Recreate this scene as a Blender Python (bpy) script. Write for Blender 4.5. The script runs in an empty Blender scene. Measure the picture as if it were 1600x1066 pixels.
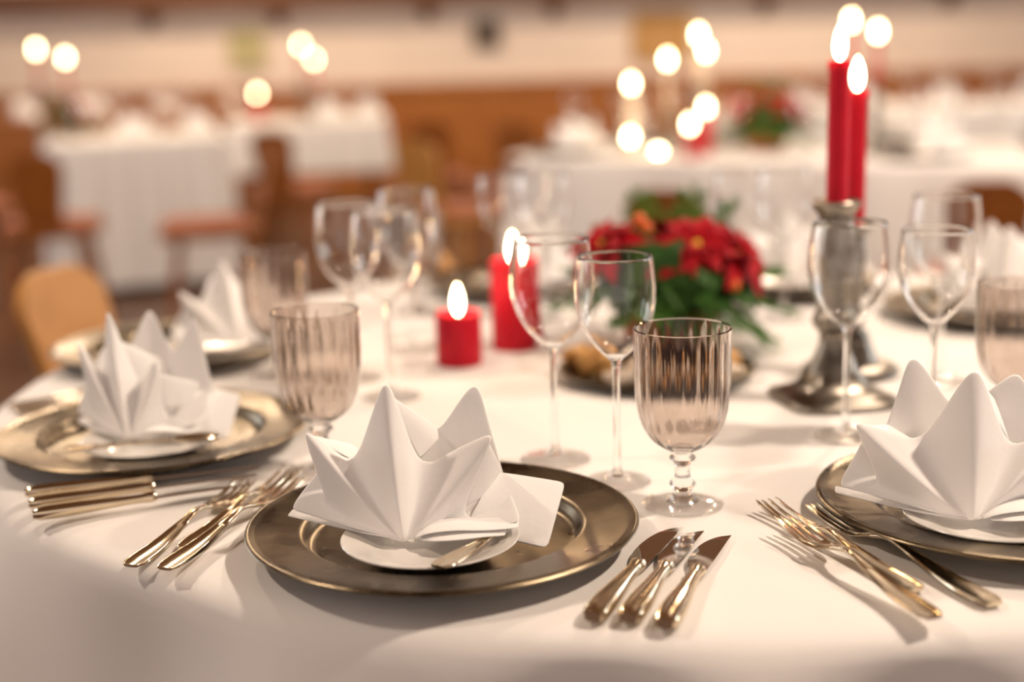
import bpy, bmesh, math, random
from math import sin, cos, pi, radians, sqrt, exp
from mathutils import Vector, Matrix

scene = bpy.context.scene
COL = scene.collection
rnd = random.Random(7)

# ------------------------------------------------------------------ camera
cam_d = bpy.data.cameras.new('camera')
cam = bpy.data.objects.new('camera', cam_d)
COL.objects.link(cam)
scene.camera = cam
CAM_Z = 1.142
PITCH, ROLL = 0.2094, 0.0274
cam_d.sensor_width = 36.0
cam_d.sensor_fit = 'HORIZONTAL'
cam_d.lens = 36.0 * 2137.9 / 1600.0
fwd = Vector((0, cos(PITCH), -sin(PITCH)))
up0 = Vector((0, sin(PITCH), cos(PITCH)))
rt0 = Vector((1, 0, 0))
upv = up0 * cos(ROLL) + rt0 * sin(ROLL)
rtv = rt0 * cos(ROLL) - up0 * sin(ROLL)
m = Matrix((rtv, upv, -fwd)).transposed().to_4x4()
m.translation = (0, 0, CAM_Z)
cam.matrix_world = m
cam_d.clip_start = 0.05
cam_d.dof.use_dof = True
cam_d.dof.focus_distance = 1.07
cam_d.dof.aperture_fstop = 1.9

# ------------------------------------------------------------------ world, lamps, exposure
world = bpy.data.worlds.new('hall_air')
scene.world = world
world.use_nodes = True
world.node_tree.nodes['Background'].inputs[0].default_value = (1.0, 0.83, 0.74, 1)
world.node_tree.nodes['Background'].inputs[1].default_value = 0.80

def area_light(name, loc, target, shape, size, size_y, power, color):
    l = bpy.data.lights.new(name, 'AREA')
    l.shape = shape; l.size = size
    if shape in ('RECTANGLE', 'ELLIPSE'):
        l.size_y = size_y
    l.energy = power; l.color = color
    o = bpy.data.objects.new(name, l); COL.objects.link(o)
    o.location = loc
    d = Vector(target) - Vector(loc)
    o.rotation_euler = d.to_track_quat('-Z', 'Y').to_euler()
    return o

WARM = (1.0, 0.81, 0.645)
WARM_FAR = (1.0, 0.76, 0.53)      # extra orange tint added to the far lamps to warm the background
DAY = (0.86, 0.94, 1.0)
LAMP_W = 30.0
for lx, ly, k in [(-2.2, 1.2, 1.5), (1.9, 1.0, 3.3), (-1.8, 3.9, 1.4), (1.6, 3.6, 2.5),
                  (-2.2, 7.0, 2.0), (2.2, 7.0, 2.0), (-2.2, 9.8, 3.2), (2.2, 9.8, 3.2)]:
    area_light('ceiling_lamp_light', (lx, ly, 3.30), (lx, ly, 0), 'DISK', 0.20, 0, LAMP_W * k, WARM if ly < 5 else WARM_FAR)
for wy, wp in ((2.2, 16), (4.6, 40), (7.0, 40)):
    area_light('window_daylight', (-5.9, wy, 1.7), (0, wy, 1.2), 'RECTANGLE', 1.3, 1.7, wp, DAY)
for wy in (2.4, 4.8, 7.2):
    area_light('window_daylight', (5.9, wy, 1.9), (0, wy, 1.0), 'RECTANGLE', 1.3, 1.7, 45.0, DAY)

vs = scene.view_settings
vs.view_transform = 'Standard'; vs.look = 'None'; vs.gamma = 1.0
vs.use_curve_mapping = False
vs.exposure = 0.02
scene.display_settings.display_device = 'sRGB'
cy = scene.cycles
cy.sample_clamp_indirect = 60.0
cy.max_bounces = 12
cy.transmission_bounces = 12
cy.transparent_max_bounces = 12
cy.glossy_bounces = 6
cy.diffuse_bounces = 4
cy.use_denoising = True

# ------------------------------------------------------------------ materials
MATS = {}
def srgb(r, g, b):
    f = lambda c: (c / 255 / 12.92) if c / 255 <= .04045 else ((c / 255 + .055) / 1.055) ** 2.4
    return (f(r), f(g), f(b))

def mat(name, color, rough=.5, metal=0.0, color2=None, scale=20.0, bump=0.0, bump_scale=None, stretch=None,
        spec=None, trans=0.0, ior=1.45, sss=0.0, sss_rad=(1, .2, .1), sss_scale=.01, rough2=None,
        emit=None, emit_s=0.0, coat=0.0, detail=4.0):
    m = bpy.data.materials.new(name); m.use_nodes = True
    nt = m.node_tree; b = nt.nodes['Principled BSDF']
    b.inputs['Base Color'].default_value = (*color, 1)
    b.inputs['Roughness'].default_value = rough
    b.inputs['Metallic'].default_value = metal
    if spec is not None: b.inputs['Specular IOR Level'].default_value = spec
    b.inputs['IOR'].default_value = ior
    b.inputs['Transmission Weight'].default_value = trans
    b.inputs['Coat Weight'].default_value = coat
    if sss > 0:
        b.inputs['Subsurface Weight'].default_value = sss
        b.inputs['Subsurface Radius'].default_value = sss_rad
        b.inputs['Subsurface Scale'].default_value = sss_scale
    if emit is not None:
        b.inputs['Emission Color'].default_value = (*emit, 1)
        b.inputs['Emission Strength'].default_value = emit_s
    if color2 is not None or bump > 0 or rough2 is not None:
        tc = nt.nodes.new('ShaderNodeTexCoord')
        mp = nt.nodes.new('ShaderNodeMapping')
        nt.links.new(tc.outputs['Object'], mp.inputs['Vector'])
        if stretch: mp.inputs['Scale'].default_value = stretch
        nz = nt.nodes.new('ShaderNodeTexNoise')
        nz.inputs['Scale'].default_value = scale; nz.inputs['Detail'].default_value = detail
        nt.links.new(mp.outputs[0], nz.inputs['Vector'])
        if color2 is not None:
            rp = nt.nodes.new('ShaderNodeValToRGB')
            rp.color_ramp.elements[0].position = .35; rp.color_ramp.elements[1].position = .68
            rp.color_ramp.elements[0].color = (*color, 1); rp.color_ramp.elements[1].color = (*color2, 1)
            nt.links.new(nz.outputs['Fac'], rp.inputs[0])
            nt.links.new(rp.outputs[0], b.inputs['Base Color'])
        if rough2 is not None:
            mr = nt.nodes.new('ShaderNodeMapRange')
            mr.inputs[1].default_value = .35; mr.inputs[2].default_value = .7
            mr.inputs[3].default_value = rough; mr.inputs[4].default_value = rough2
            nt.links.new(nz.outputs['Fac'], mr.inputs[0])
            nt.links.new(mr.outputs[0], b.inputs['Roughness'])
        if bump > 0:
            n2 = nz
            if bump_scale:
                n2 = nt.nodes.new('ShaderNodeTexNoise'); n2.inputs['Scale'].default_value = bump_scale
                n2.inputs['Detail'].default_value = 3
                nt.links.new(mp.outputs[0], n2.inputs['Vector'])
            bp = nt.nodes.new('ShaderNodeBump'); bp.inputs['Strength'].default_value = bump
            bp.inputs['Distance'].default_value = .002
            nt.links.new(n2.outputs['Fac'], bp.inputs['Height'])
            nt.links.new(bp.outputs[0], b.inputs['Normal'])
    MATS[name] = m
    return m

M_CLOTH = mat('white_table_linen', (.80, .775, .75), .85, bump=.12, scale=9, bump_scale=60, spec=.25)
M_NAPKIN = mat('white_napkin_linen', (.92, .905, .89), .8, bump=.10, scale=200, spec=.25)
M_PEWTER = mat('aged_pewter', (.11, .086, .056), .22, 1.0, color2=(.28, .225, .15), scale=18, bump=.35, bump_scale=30, rough2=.40, detail=8)
M_PEWTER2 = mat('grey_pewter', (.17, .15, .125), .28, 1.0, color2=(.36, .325, .275), scale=26, bump=.5, rough2=.42)
M_SILVER = mat('silver_cutlery', (.78, .67, .50), .14, 1.0, color2=(.70, .58, .41), scale=40)  # golden tint imitates reflections of the warm hall
M_BLADE = mat('polished_steel_blade', (.82, .80, .77), .05, 1.0)
M_PORC = mat('white_porcelain', (.78, .75, .71), .18, coat=.3)
M_GLASS = mat('clear_glass', (.99, .99, .985), 0.012, trans=1.0, ior=1.45)
M_SMOKE = mat('smoky_ribbed_glass', (.80, .74, .70), 0.0, trans=1.0, ior=1.48)
M_WAX = mat('red_candle_wax', (.52, .003, .020), .5, sss=.4, sss_rad=(1.0, .10, .08), sss_scale=.02, color2=(.58, .004, .024), scale=25, spec=.3)
M_WICK = mat('burnt_wick', (.02, .015, .012), .9)
def thin_glass(name, tint, ior=1.5, refr=0.0):
    m = bpy.data.materials.new(name); m.use_nodes = True
    nt = m.node_tree; nt.nodes.clear()
    out = nt.nodes.new('ShaderNodeOutputMaterial')
    tr = nt.nodes.new('ShaderNodeBsdfTransparent'); tr.inputs[0].default_value = (*tint, 1)
    gl = nt.nodes.new('ShaderNodeBsdfGlossy'); gl.inputs['Roughness'].default_value = 0.035
    gl.inputs[0].default_value = (1, 1, 1, 1)
    lw = nt.nodes.new('ShaderNodeLayerWeight'); lw.inputs['Blend'].default_value = .5
    pw = nt.nodes.new('ShaderNodeMath'); pw.operation = 'POWER'; pw.inputs[1].default_value = 5.0
    nt.links.new(lw.outputs['Facing'], pw.inputs[0])
    fr = nt.nodes.new('ShaderNodeMath'); fr.operation = 'MULTIPLY_ADD'
    fr.inputs[1].default_value = .90; fr.inputs[2].default_value = .03
    nt.links.new(pw.outputs[0], fr.inputs[0])
    mx = nt.nodes.new('ShaderNodeMixShader')
    nt.links.new(fr.outputs[0], mx.inputs[0]); nt.links.new(tr.outputs[0], mx.inputs[1]); nt.links.new(gl.outputs[0], mx.inputs[2])
    last = mx
    if refr > 0:
        g = nt.nodes.new('ShaderNodeBsdfGlass'); g.inputs['IOR'].default_value = 1.45; g.inputs['Roughness'].default_value = .02
        m2 = nt.nodes.new('ShaderNodeMixShader'); m2.inputs[0].default_value = refr
        nt.links.new(mx.outputs[0], m2.inputs[1]); nt.links.new(g.outputs[0], m2.inputs[2]); last = m2
    nt.links.new(last.outputs[0], out.inputs[0])
    return m
M_FOOTG = thin_glass('clear_glass_foot', (.97, .97, .965), 1.5, .35)
M_IVORY = mat('ivory_candle_wax', (.78, .66, .50), .45, color2=(.82, .70, .55), scale=25)
M_FLAME = mat('candle_flame', (1, .8, .4), .5, emit=(1.0, .80, .48), emit_s=28.0)
M_TERRA = mat('terracotta', (.42, .15, .06), .8, color2=(.52, .21, .09), scale=18, bump=.2)
M_RED = mat('red_bract', (.46, .003, .012), .6, color2=(.27, .002, .009), scale=30, spec=.2)
M_GREEN = mat('dark_green_leaf', (.016, .055, .010), .55, color2=(.045, .12, .018), scale=30, spec=.25)
M_FIR = mat('fir_green', (.04, .12, .014), .6, color2=(.09, .22, .03), scale=40, spec=.2)
M_YELLOW = mat('yellow_bud', (.75, .55, .06), .5)
M_ORANGE = mat('orange_berry', (.70, .13, .02), .4)
M_COOKIE = mat('golden_brown_crust', (.42, .20, .05), .65, color2=(.62, .36, .12), scale=35, bump=.5)
M_SUGAR = mat('pale_sugared_crust', (.75, .66, .56), .7, color2=(.62, .48, .34), scale=35, bump=.4)
M_WOOD_L = mat('honey_chair_wood', (.44, .20, .045), .45, color2=(.52, .25, .062), scale=9, stretch=(6, 6, 1))
M_WOOD_D = mat('brown_chair_wood', (.21, .060, .008), .45, color2=(.29, .095, .014), scale=9, stretch=(6, 6, 1))
M_CUSH = mat('rust_seat_cushion', (.33, .12, .07), .9, color2=(.40, .16, .10), scale=60)
M_PANEL = mat('wainscot_wood', (.30, .095, .014), .45, color2=(.40, .145, .026), scale=7, stretch=(5, 5, .6))
M_SHELF = mat('dark_shelf_wood', (.12, .045, .018), .5, color2=(.17, .07, .026), scale=7, stretch=(.5, 5, 5))
M_FLOOR = mat('brown_parquet', (.075, .032, .015), .35, color2=(.115, .05, .024), scale=5, stretch=(1, 6, 1))
M_WALL = mat('cream_plaster', (.76, .645, .555), .9, color2=(.80, .685, .595), scale=3)
M_CEIL = mat('ceiling_boards', (.24, .13, .06), .6, color2=(.31, .18, .09), scale=5, stretch=(6, .6, 1))
M_GOLDF = mat('gilt_frame', (.45, .24, .06), .4, color2=(.55, .32, .09), scale=20)
M_PRINT = mat('faded_print', (.44, .24, .085), .7, color2=(.52, .30, .12), scale=6)
M_PRINTG = mat('green_print', (.40, .36, .17), .7, color2=(.52, .46, .26), scale=6)
M_PRINTD = mat('dark_print', (.10, .07, .055), .7, color2=(.16, .12, .09), scale=6)
M_DARKW = mat('black_iron', (.05, .04, .035), .5, color2=(.07, .055, .045), scale=20)

# ------------------------------------------------------------------ helpers
def new_mesh(name, verts, faces, material, smooth=True):
    me = bpy.data.meshes.new(name)
    me.from_pydata([tuple(v) for v in verts], [], faces)
    me.update()
    bm = bmesh.new(); bm.from_mesh(me)
    bmesh.ops.recalc_face_normals(bm, faces=bm.faces)
    bm.to_mesh(me); bm.free()
    me.materials.append(material)
    if smooth:
        me.polygons.foreach_set('use_smooth', [True] * len(me.polygons))
        me.set_sharp_from_angle(angle=radians(50))
    return me

def obj(name, me, parent=None, loc=(0, 0, 0), rot=(0, 0, 0)):
    o = bpy.data.objects.new(name, me); COL.objects.link(o)
    o.parent = parent; o.location = loc; o.rotation_euler = rot
    return o

def thing(name, label, cat, loc=(0, 0, 0), rot=(0, 0, 0), group=None):
    o = bpy.data.objects.new(name, None); COL.objects.link(o)
    o.empty_display_size = .05
    o.location = loc; o.rotation_euler = rot
    return tag(o, label, cat, group)

def tag(o, label, cat, group=None):
    o['label'] = label; o['category'] = cat
    if group: o['group'] = group
    elif 'group' in o: del o['group']
    return o

def dup(root, loc, rot=(0, 0, 0), label=None, group=None, scale=None):
    r = root.copy(); COL.objects.link(r)
    r.location = loc; r.rotation_euler = rot
    if scale: r.scale = (scale,) * 3
    if label: r['label'] = label
    if group: r['group'] = group
    for ch in root.children:
        c = ch.copy(); COL.objects.link(c); c.parent = r
        for g in ch.children:
            d = g.copy(); COL.objects.link(d); d.parent = c
    return r

def struct(name, me, loc=(0, 0, 0), rot=(0, 0, 0)):
    o = obj(name, me, None, loc, rot); o['kind'] = 'structure'
    return o

def lathe(name, prof, n, material, rmod=None, closed=False):
    """prof: list of (r, z); rmod(i_profile, theta) -> radius factor"""
    vs, fs = [], []
    rings = []
    for i, (r, z) in enumerate(prof):
        if r < 1e-6:
            rings.append([len(vs)]); vs.append((0, 0, z))
        else:
            ring = []
            for k in range(n):
                t = 2 * pi * k / n
                q = r * (rmod(i, t) if rmod else 1)
                ring.append(len(vs)); vs.append((q * cos(t), q * sin(t), z))
            rings.append(ring)
    prs = list(zip(rings[:-1], rings[1:]))
    if closed: prs.append((rings[-1], rings[0]))
    for a, b in prs:
        if len(a) == 1 and len(b) == 1: continue
        for k in range(n):
            k2 = (k + 1) % n
            if len(a) == 1: fs.append((a[0], b[k], b[k2]))
            elif len(b) == 1: fs.append((a[k], b[0], a[k2]))
            else: fs.append((a[k], b[k], b[k2], a[k2]))
    return new_mesh(name, vs, fs, material)

def spline(pts, per=6):
    """Catmull-Rom through a list of tuples"""
    out = []
    P = [pts[0]] + list(pts) + [pts[-1]]
    for i in range(1, len(P) - 2):
        p0, p1, p2, p3 = P[i - 1], P[i], P[i + 1], P[i + 2]
        for k in range(per):
            t = k / per
            out.append(tuple(.5 * ((2 * b) + (-a + c) * t + (2 * a - 5 * b + 4 * c - d) * t * t + (-a + 3 * b - 3 * c + d) * t ** 3)
                             for a, b, c, d in zip(p0, p1, p2, p3)))
    out.append(tuple(pts[-1]))
    return out

def boxes(name, items, material, bevel=.0, smooth=False):
    """items: list of (cx,cy,cz,sx,sy,sz) full sizes"""
    vs, fs = [], []
    for cx, cy_, cz, sx, sy, sz in items:
        b = len(vs)
        for dx in (-.5, .5):
            for dy in (-.5, .5):
                for dz in (-.5, .5):
                    vs.append((cx + dx * sx, cy_ + dy * sy, cz + dz * sz))
        for f in ((0, 1, 3, 2), (4, 6, 7, 5), (0, 4, 5, 1), (2, 3, 7, 6), (0, 2, 6, 4), (1, 5, 7, 3)):
            fs.append(tuple(b + i for i in f))
    me = new_mesh(name, vs, fs, material, smooth)
    if bevel > 0:
        bm = bmesh.new(); bm.from_mesh(me)
        bmesh.ops.bevel(bm, geom=list(bm.edges), offset=bevel, segments=2, affect='EDGES', profile=.5)
        bm.to_mesh(me); bm.free()
    return me

def loft(name, sections, material, caps=True):
    """sections: list of rings (same length) of 3D points"""
    n = len(sections[0]); vs, fs = [], []
    for s in sections: vs += [tuple(p) for p in s]
    for i in range(len(sections) - 1):
        for k in range(n):
            k2 = (k + 1) % n
            fs.append((i * n + k, (i + 1) * n + k, (i + 1) * n + k2, i * n + k2))
    if caps:
        fs.append(tuple(range(n))); fs.append(tuple((len(sections) - 1) * n + k for k in range(n)))
    return new_mesh(name, vs, fs, material)

def interp(tab, x):
    """smooth Hermite curve through (x, value) knots"""
    if x <= tab[0][0]: return tab[0][1]
    if x >= tab[-1][0]: return tab[-1][1]
    sl = [(tab[i + 1][1] - tab[i][1]) / (tab[i + 1][0] - tab[i][0]) for i in range(len(tab) - 1)]
    tg = [sl[0]] + [0.0 if a * b <= 0 else 2 * a * b / (a + b) for a, b in zip(sl[:-1], sl[1:])] + [sl[-1]]
    for i in range(len(tab) - 1):
        a, u = tab[i]; b, v = tab[i + 1]
        if x <= b:
            h = b - a; t = (x - a) / h
            return (2 * t ** 3 - 3 * t * t + 1) * u + (t ** 3 - 2 * t * t + t) * h * tg[i] + (-2 * t ** 3 + 3 * t * t) * v + (t ** 3 - t * t) * h * tg[i + 1]

TABLE_Z = .76
TC = (.19, 1.62)      # centre of the round table
TR = .785

# ================================================================== ROOM
X0, X1, Y0, Y1, ZC = -6.0, 6.0, -3.0, 11.6, 3.4
struct('floor', boxes('floor', [((X0 + X1) / 2, (Y0 + Y1) / 2, -.05, X1 - X0 + .4, Y1 - Y0 + .4, .1)], M_FLOOR))
struct('ceiling', boxes('ceiling', [((X0 + X1) / 2, (Y0 + Y1) / 2, ZC + .05, X1 - X0 + .4, Y1 - Y0 + .4, .1)], M_CEIL))
struct('wall_back', boxes('wall_back', [((X0 + X1) / 2, Y1 + .1, ZC / 2, X1 - X0 + .4, .2, ZC)], M_WALL))
struct('wall_left', boxes('wall_left', [(X0 - .1, (Y0 + Y1) / 2, ZC / 2, .2, Y1 - Y0, ZC)], M_WALL))
struct('wall_right', boxes('wall_right', [(X1 + .1, (Y0 + Y1) / 2, ZC / 2, .2, Y1 - Y0, ZC)], M_WALL))
# wooden wainscot along the back wall with raised panels
wn = struct('trim_1', boxes('wainscot', [(0, Y1 - .02, .42, 12, .04, .84), (0, Y1 - .035, .87, 12, .07, .06)], M_PANEL))
pm = boxes('panel', [(0, 0, 0, .62, .02, .52)], M_PANEL, bevel=.006)
for i in range(14):
    obj('panel', pm, wn, (-5.2 + i * .8, Y1 - .048, .45))
# wooden plate rail on brackets high on the back wall
sh = struct('trim_2', boxes('plate_rail', [(0, Y1 - .10, 1.56, 12, .20, .05), (0, Y1 - .02, 1.66, 12, .04, .16)], M_SHELF))
bk = loft('bracket', [[(sx, Y1 - .0 - d, 1.535 - h) for d, h in ((0.0, 0), (.17, 0), (.16, .03), (.07, .08), (0.0, .15))] for sx in (-.05, .05)], M_SHELF)
for bx in (-2.9, -1.85, -.62, .42, 2.16, 3.68, 4.6):
    obj('bracket', bk, sh, (bx, 0, 0))

def picture(x, z, w, h, fm, pmat, label):
    t = thing('wall_picture', label, 'picture', (x, Y1, z))
    b = .05 * min(w, h) / .3
    obj('frame', boxes('frame', [(0, -.02, h / 2 - b / 2, w, .04, b), (0, -.02, -h / 2 + b / 2, w, .04, b),
                                 (-w / 2 + b / 2, -.02, 0, b, .04, h - 2 * b), (w / 2 - b / 2, -.02, 0, b, .04, h - 2 * b)], fm), t)
    obj('print', boxes('print', [(0, -.01, 0, w - 2 * b, .015, h - 2 * b)], pmat), t)
picture(-2.12, 1.215, .30, .33, M_PRINTG, M_PRINTG, 'small faded green picture on the back wall at left')
picture(-.14, 1.285, .22, .24, M_DARKW, M_PRINTD, 'small dark picture on the cream back wall, near centre')
picture(1.31, 1.23, .48, .40, M_GOLDF, M_PRINT, 'golden-brown framed picture on the back wall behind the candles')

# ================================================================== MAIN TABLE
tb = thing('round_table', 'round banquet table hidden under the white cloth in the foreground', 'table', (TC[0], TC[1], 0))
obj('table_top', lathe('table_top', [(0, .725), (.77, .725), (.775, .73), (.775, .752), (.77, .756), (0, .756)], 64, M_WOOD_D), tb)
obj('pedestal', lathe('pedestal', spline([(.001, .724), (.10, .72), (.07, .6), (.05, .4), (.08, .2), (.06, .12), (.001, .10)], 5), 24, M_WOOD_D), tb)
for k in range(4):
    a = pi / 4 + k * pi / 2
    secs = []
    for s in range(7):
        t = s / 6; r = .02 + .42 * t; z = .12 - .09 * t * (2 - t) + .02 * (t > .95) ; hw = .035 - .008 * t
        c = Vector((r * cos(a), r * sin(a), max(z, .03))); n = Vector((-sin(a), cos(a), 0))
        secs.append([c + n * hw + Vector((0, 0, .03)), c - n * hw + Vector((0, 0, .03)), c - n * hw - Vector((0, 0, .03)), c + n * hw - Vector((0, 0, .03))])
    obj('foot', loft('foot', secs, M_WOOD_D), tb)

def fold(th):
    d = math.degrees(th)
    while d > 90: d -= 360
    while d < -270: d += 360
    f = 0.0
    for c, w, a in ((-143, 5, .9), (-128, 5, -.9), (-116, 4, 1.0), (-108, 4.5, .55), (-100, 3.6, -1.0), (-93, 3.5, .9), (-84.5, 3.6, -1.1), (-76, 4, 1.0), (-66, 4, -.8), (-57, 4, .9)):
        f += a * exp(-((d - c) / w) ** 2)
    wgt = 1 / (1 + exp(-((-150 - d) if d < -105 else (d + 48)) / 3.0)) if (d < -145 or d > -55) else 0
    f += wgt * (.8 * cos(th * 19 + .4) + .4 * cos(th * 31))
    return f
def make_cloth():
    N = 320; vs, fs = [(0, 0, TABLE_Z)], []
    prof = [(.25, 0, 0), (.45, 0, 0), (.60, 0, 0), (.70, 0, 0), (.745, 0.0, 0), (.762, .0006, .0), (.774, .002, 0), (.783, .005, .01), (.790, .010, .03),
            (.7945, .018, .10), (.797, .030, .20), (.799, .048, .36), (.802, .075, .58), (.806, .11, .78), (.812, .16, .92), (.82, .22, 1.0), (.828, .30, 1.05), (.836, .38, 1.2), (.842, .47, 1.3)]
    for r, dz, am in prof:
        for k in range(N):
            t = 2 * pi * k / N
            rr = r + .040 * am * fold(t)
            vs.append((rr * cos(t), rr * sin(t), TABLE_Z - dz))
    for k in range(N): fs.append((0, 1 + k, 1 + (k + 1) % N))
    for i in range(len(prof) - 1):
        for k in range(N):
            k2 = (k + 1) % N
            fs.append((1 + i * N + k, 1 + (i + 1) * N + k, 1 + (i + 1) * N + k2, 1 + i * N + k2))
    return new_mesh('tablecloth', vs, fs, M_CLOTH)
clo = obj('tablecloth', make_cloth(), None, (TC[0], TC[1], 0))
tag(clo, 'white linen tablecloth draped over the round foreground table', 'tablecloth')

# ------------------------------------------------------------------ plates
CH_R = .155
ch_prof = [(0, .0045), (.10, .0040), (.1045, .0050), (.1075, .0085), (.1095, .0130), (.1120, .0158), (.1150, .0168), (.146, .0188), (.1485, .0200), (.1500, .0196), (.1520, .0206), (.1545, .0200),
           (.1555, .0185), (.1545, .0172), (.1500, .0172), (.1150, .0150), (.1120, .0135), (.1090, .0075), (.1065, .0025), (.1030, .0008), (.098, .0006), (0, .0016)]
ME_CHARGER = lathe('charger_plate', ch_prof, 96, M_PEWTER)
dp_prof = [(0, .0045), (.036, .0042), (.042, .0052), (.050, .0085), (.060, .0118), (.0665, .0138), (.0682, .0142), (.0688, .0134), (.0675, .0122), (.058, .0088), (.046, .0035), (.041, .0008), (.038, .0), (.036, .0012), (0, .0016)]
ME_DESSERT = lathe('dessert_plate', dp_prof, 64, M_PORC)

# ------------------------------------------------------------------ napkin: a standing star of pleats that meet at the front
def napkin_mesh(name, rim, nfront, flap, hems, sub=6, rows=9):
    """rim: closed loop of rim points in cm (first nfront converge at the front base point)."""
    n = len(rim)
    R = []; Bs = []
    for i in range(n):
        a = Vector(rim[i]); b = Vector(rim[(i + 1) % n])
        def base(j):
            p = rim[j % n]
            if j % n < nfront: return Vector((p[0] * .06, .15 + abs(p[0]) * .05, .12))
            return Vector((p[0] * .45, 4.2 + .15 * p[1], .10))
        ba, bb = base(i), base(i + 1)
        for k in range(sub):
            t = k / sub
            R.append(a.lerp(b, t)); Bs.append(ba.lerp(bb, t))
    N = len(R)
    for it in range(1):
        R2 = []
        for i in range(N):
            R2.append(R[i] * .5 + (R[i - 1] + R[(i + 1) % N]) * .25)
        R = R2
    vs, fs = [], []
    for j in range(rows + 1):
        t = j / rows
        for i in range(N):
            p = Bs[i].lerp(R[i], t)
            bow = sin(pi * t) * .22
            rad = Vector((R[i].x, R[i].y - 4.0, 0))
            if rad.length > 1e-4: rad.normalize()
            p = p + rad * bow
            # gentle softness of the cloth
            p.z += .06 * sin(i * 1.7 + j * .9) * t
            vs.append(p * .01)
    for j in range(rows):
        for i in range(N):
            i2 = (i + 1) % N
            fs.append((j * N + i, j * N + i2, (j + 1) * N + i2, (j + 1) * N + i))
    def grid(c00, c10, c11, c01, nu, nv, bulge):
        b = len(vs)
        c00, c10, c11, c01 = map(Vector, (c00, c10, c11, c01))
        nrm = (c10 - c00).cross(c01 - c00).normalized()
        for v in range(nv + 1):
            for u in range(nu + 1):
                s, t = u / nu, v / nv
                p = c00.lerp(c10, s).lerp(c01.lerp(c11, s), t) + nrm * bulge * sin(pi * s) * sin(pi * (t * .8 + .1))
                vs.append(p * .01)
        for v in range(nv):
            for u in range(nu):
                q = b + v * (nu + 1) + u
                fs.append((q, q + 1, q + nu + 2, q + nu + 1))
    for f in flap: grid(*f)
    for hem, back in hems:
        cur = spline(hem, 6); b = len(vs); nb = len(cur)
        for s in range(4):
            for p in cur: vs.append((Vector(p) + Vector(back) * (s / 3)) * .01)
        for s in range(3):
            for k in range(nb - 1):
                fs.append((b + s * nb + k, b + s * nb + k + 1, b + (s + 1) * nb + k + 1, b + (s + 1) * nb + k))
    me = bpy.data.meshes.new(name)
    me.from_pydata([tuple(v) for v in vs], [], fs); me.update()
    me.materials.append(M_NAPKIN)
    me.polygons.foreach_set('use_smooth', [True] * len(me.polygons))
    return me

def napkin_obj(me, label, loc, rz, scale=1.0, group=None):
    o = obj('folded_napkin', me, None, loc, (0, 0, rz)); o.scale = (scale, scale, scale * .95)
    md = o.modifiers.new('thickness', 'SOLIDIFY'); md.thickness = .0013; md.offset = 0
    sm = o.modifiers.new('soft', 'SUBSURF'); sm.levels = 1; sm.render_levels = 1
    tag(o, label, 'napkin', group)
    return o

rimA = [(-9.3, 3.4, 1.7), (-6.2, 3.6, 2.0), (-7.8, 3.0, 9.1), (-4.0, 4.4, 5.3), (-1.0, 2.6, 13.5), (1.2, 4.2, 4.9), (7.4, 1.5, 8.9), (4.3, 2.4, 1.2), (9.2, .5, 1.1),
        (7.8, 6.0, 3.2), (5.8, 7.5, 11.7), (2.4, 7.2, 6.9), (-1.3, 8.0, 9.8), (-3.6, 7.0, 5.8), (-5.6, 6.4, 6.4)]
flapA = [((4.4, 1.8, .2), (11.0, .1, -.95), (12.7, 5.4, 2.9), (7.0, 5.8, 3.9), 8, 6, .30),
         ((-1.3, 2.9, 11.9), (2.5, 7.0, 7.5), (2.6, 6.6, 6.6), (1.2, 4.2, 5.6), 8, 6, -.25),
         ((6.6, 1.9, 7.9), (7.6, 5.9, 3.9), (6.4, 5.0, 2.2), (4.6, 2.6, 1.9), 8, 6, -.25),
         ((-7.8, 3.2, 8.4), (-4.4, 6.9, 6.2), (-3.6, 6.6, 5.6), (-4.2, 4.4, 5.7), 8, 6, -.15)]
hemA = [([(.8, .15, .25), (2.0, -.7, .95), (4.0, -1.0, 1.25), (6.4, -.6, 1.05), (8.8, .2, .9)], (0.1, 2.2, .3)),
        ([(1.3, -.1, .2), (2.4, -1.5, .60), (4.2, -1.9, .80), (6.0, -1.3, .75), (7.8, -.5, .55)], (0.2, 3.0, .3)),
        ([(-.3, .2, .2), (-3.0, 1.3, .35), (-6.0, 2.7, .60), (-9.4, 3.4, 1.3)], (.3, 1.2, .2))]
ME_NAPA = napkin_mesh('napkin_a', rimA, 9, flapA, hemA)
rimB = [(-6.0, 3.0, 2.2), (-4.4, 3.0, 2.6), (-5.2, 2.6, 9.4), (-3.1, 4.0, 5.2), (-1.9, 2.8, 12.4), (.4, 3.6, 4.4), (3.2, .8, 7.7), (3.2, 2.0, 2.0), (6.6, .4, 1.2),
        (7.6, 5.2, 2.8), (5.8, 7.0, 10.6), (3.4, 6.4, 6.6), (.8, 8.6, 11.2), (-1.6, 6.8, 6.6), (-3.6, 6.4, 8.0)]
flapB = [((2.6, 1.0, .25), (9.6, .7, -.5), (10.2, 5.6, 3.2), (5.6, 6.0, 4.0), 8, 6, .35),
         ((-1.7, 2.9, 10.4), (2.2, 6.6, 7.0), (2.2, 6.0, 5.8), (.4, 3.7, 4.9), 8, 6, -.2),
         ((3.0, 1.0, 6.9), (6.2, 5.4, 4.6), (5.2, 4.4, 2.6), (3.2, 2.2, 2.6), 8, 6, -.2)]
hemB = [([(.6, .2, .25), (2.0, -.4, .9), (4.0, -.4, .9), (6.2, .1, .5)], (0.1, 2.2, .4)),
        ([(-.3, .2, .2), (-2.4, 1.1, .4), (-4.4, 2.3, .6), (-6.0, 3.0, 1.4)], (.3, 1.2, .2))]
rimB = [(x, y, z * (1.13 if z > 4 else 1.0)) for x, y, z in rimB]
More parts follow.
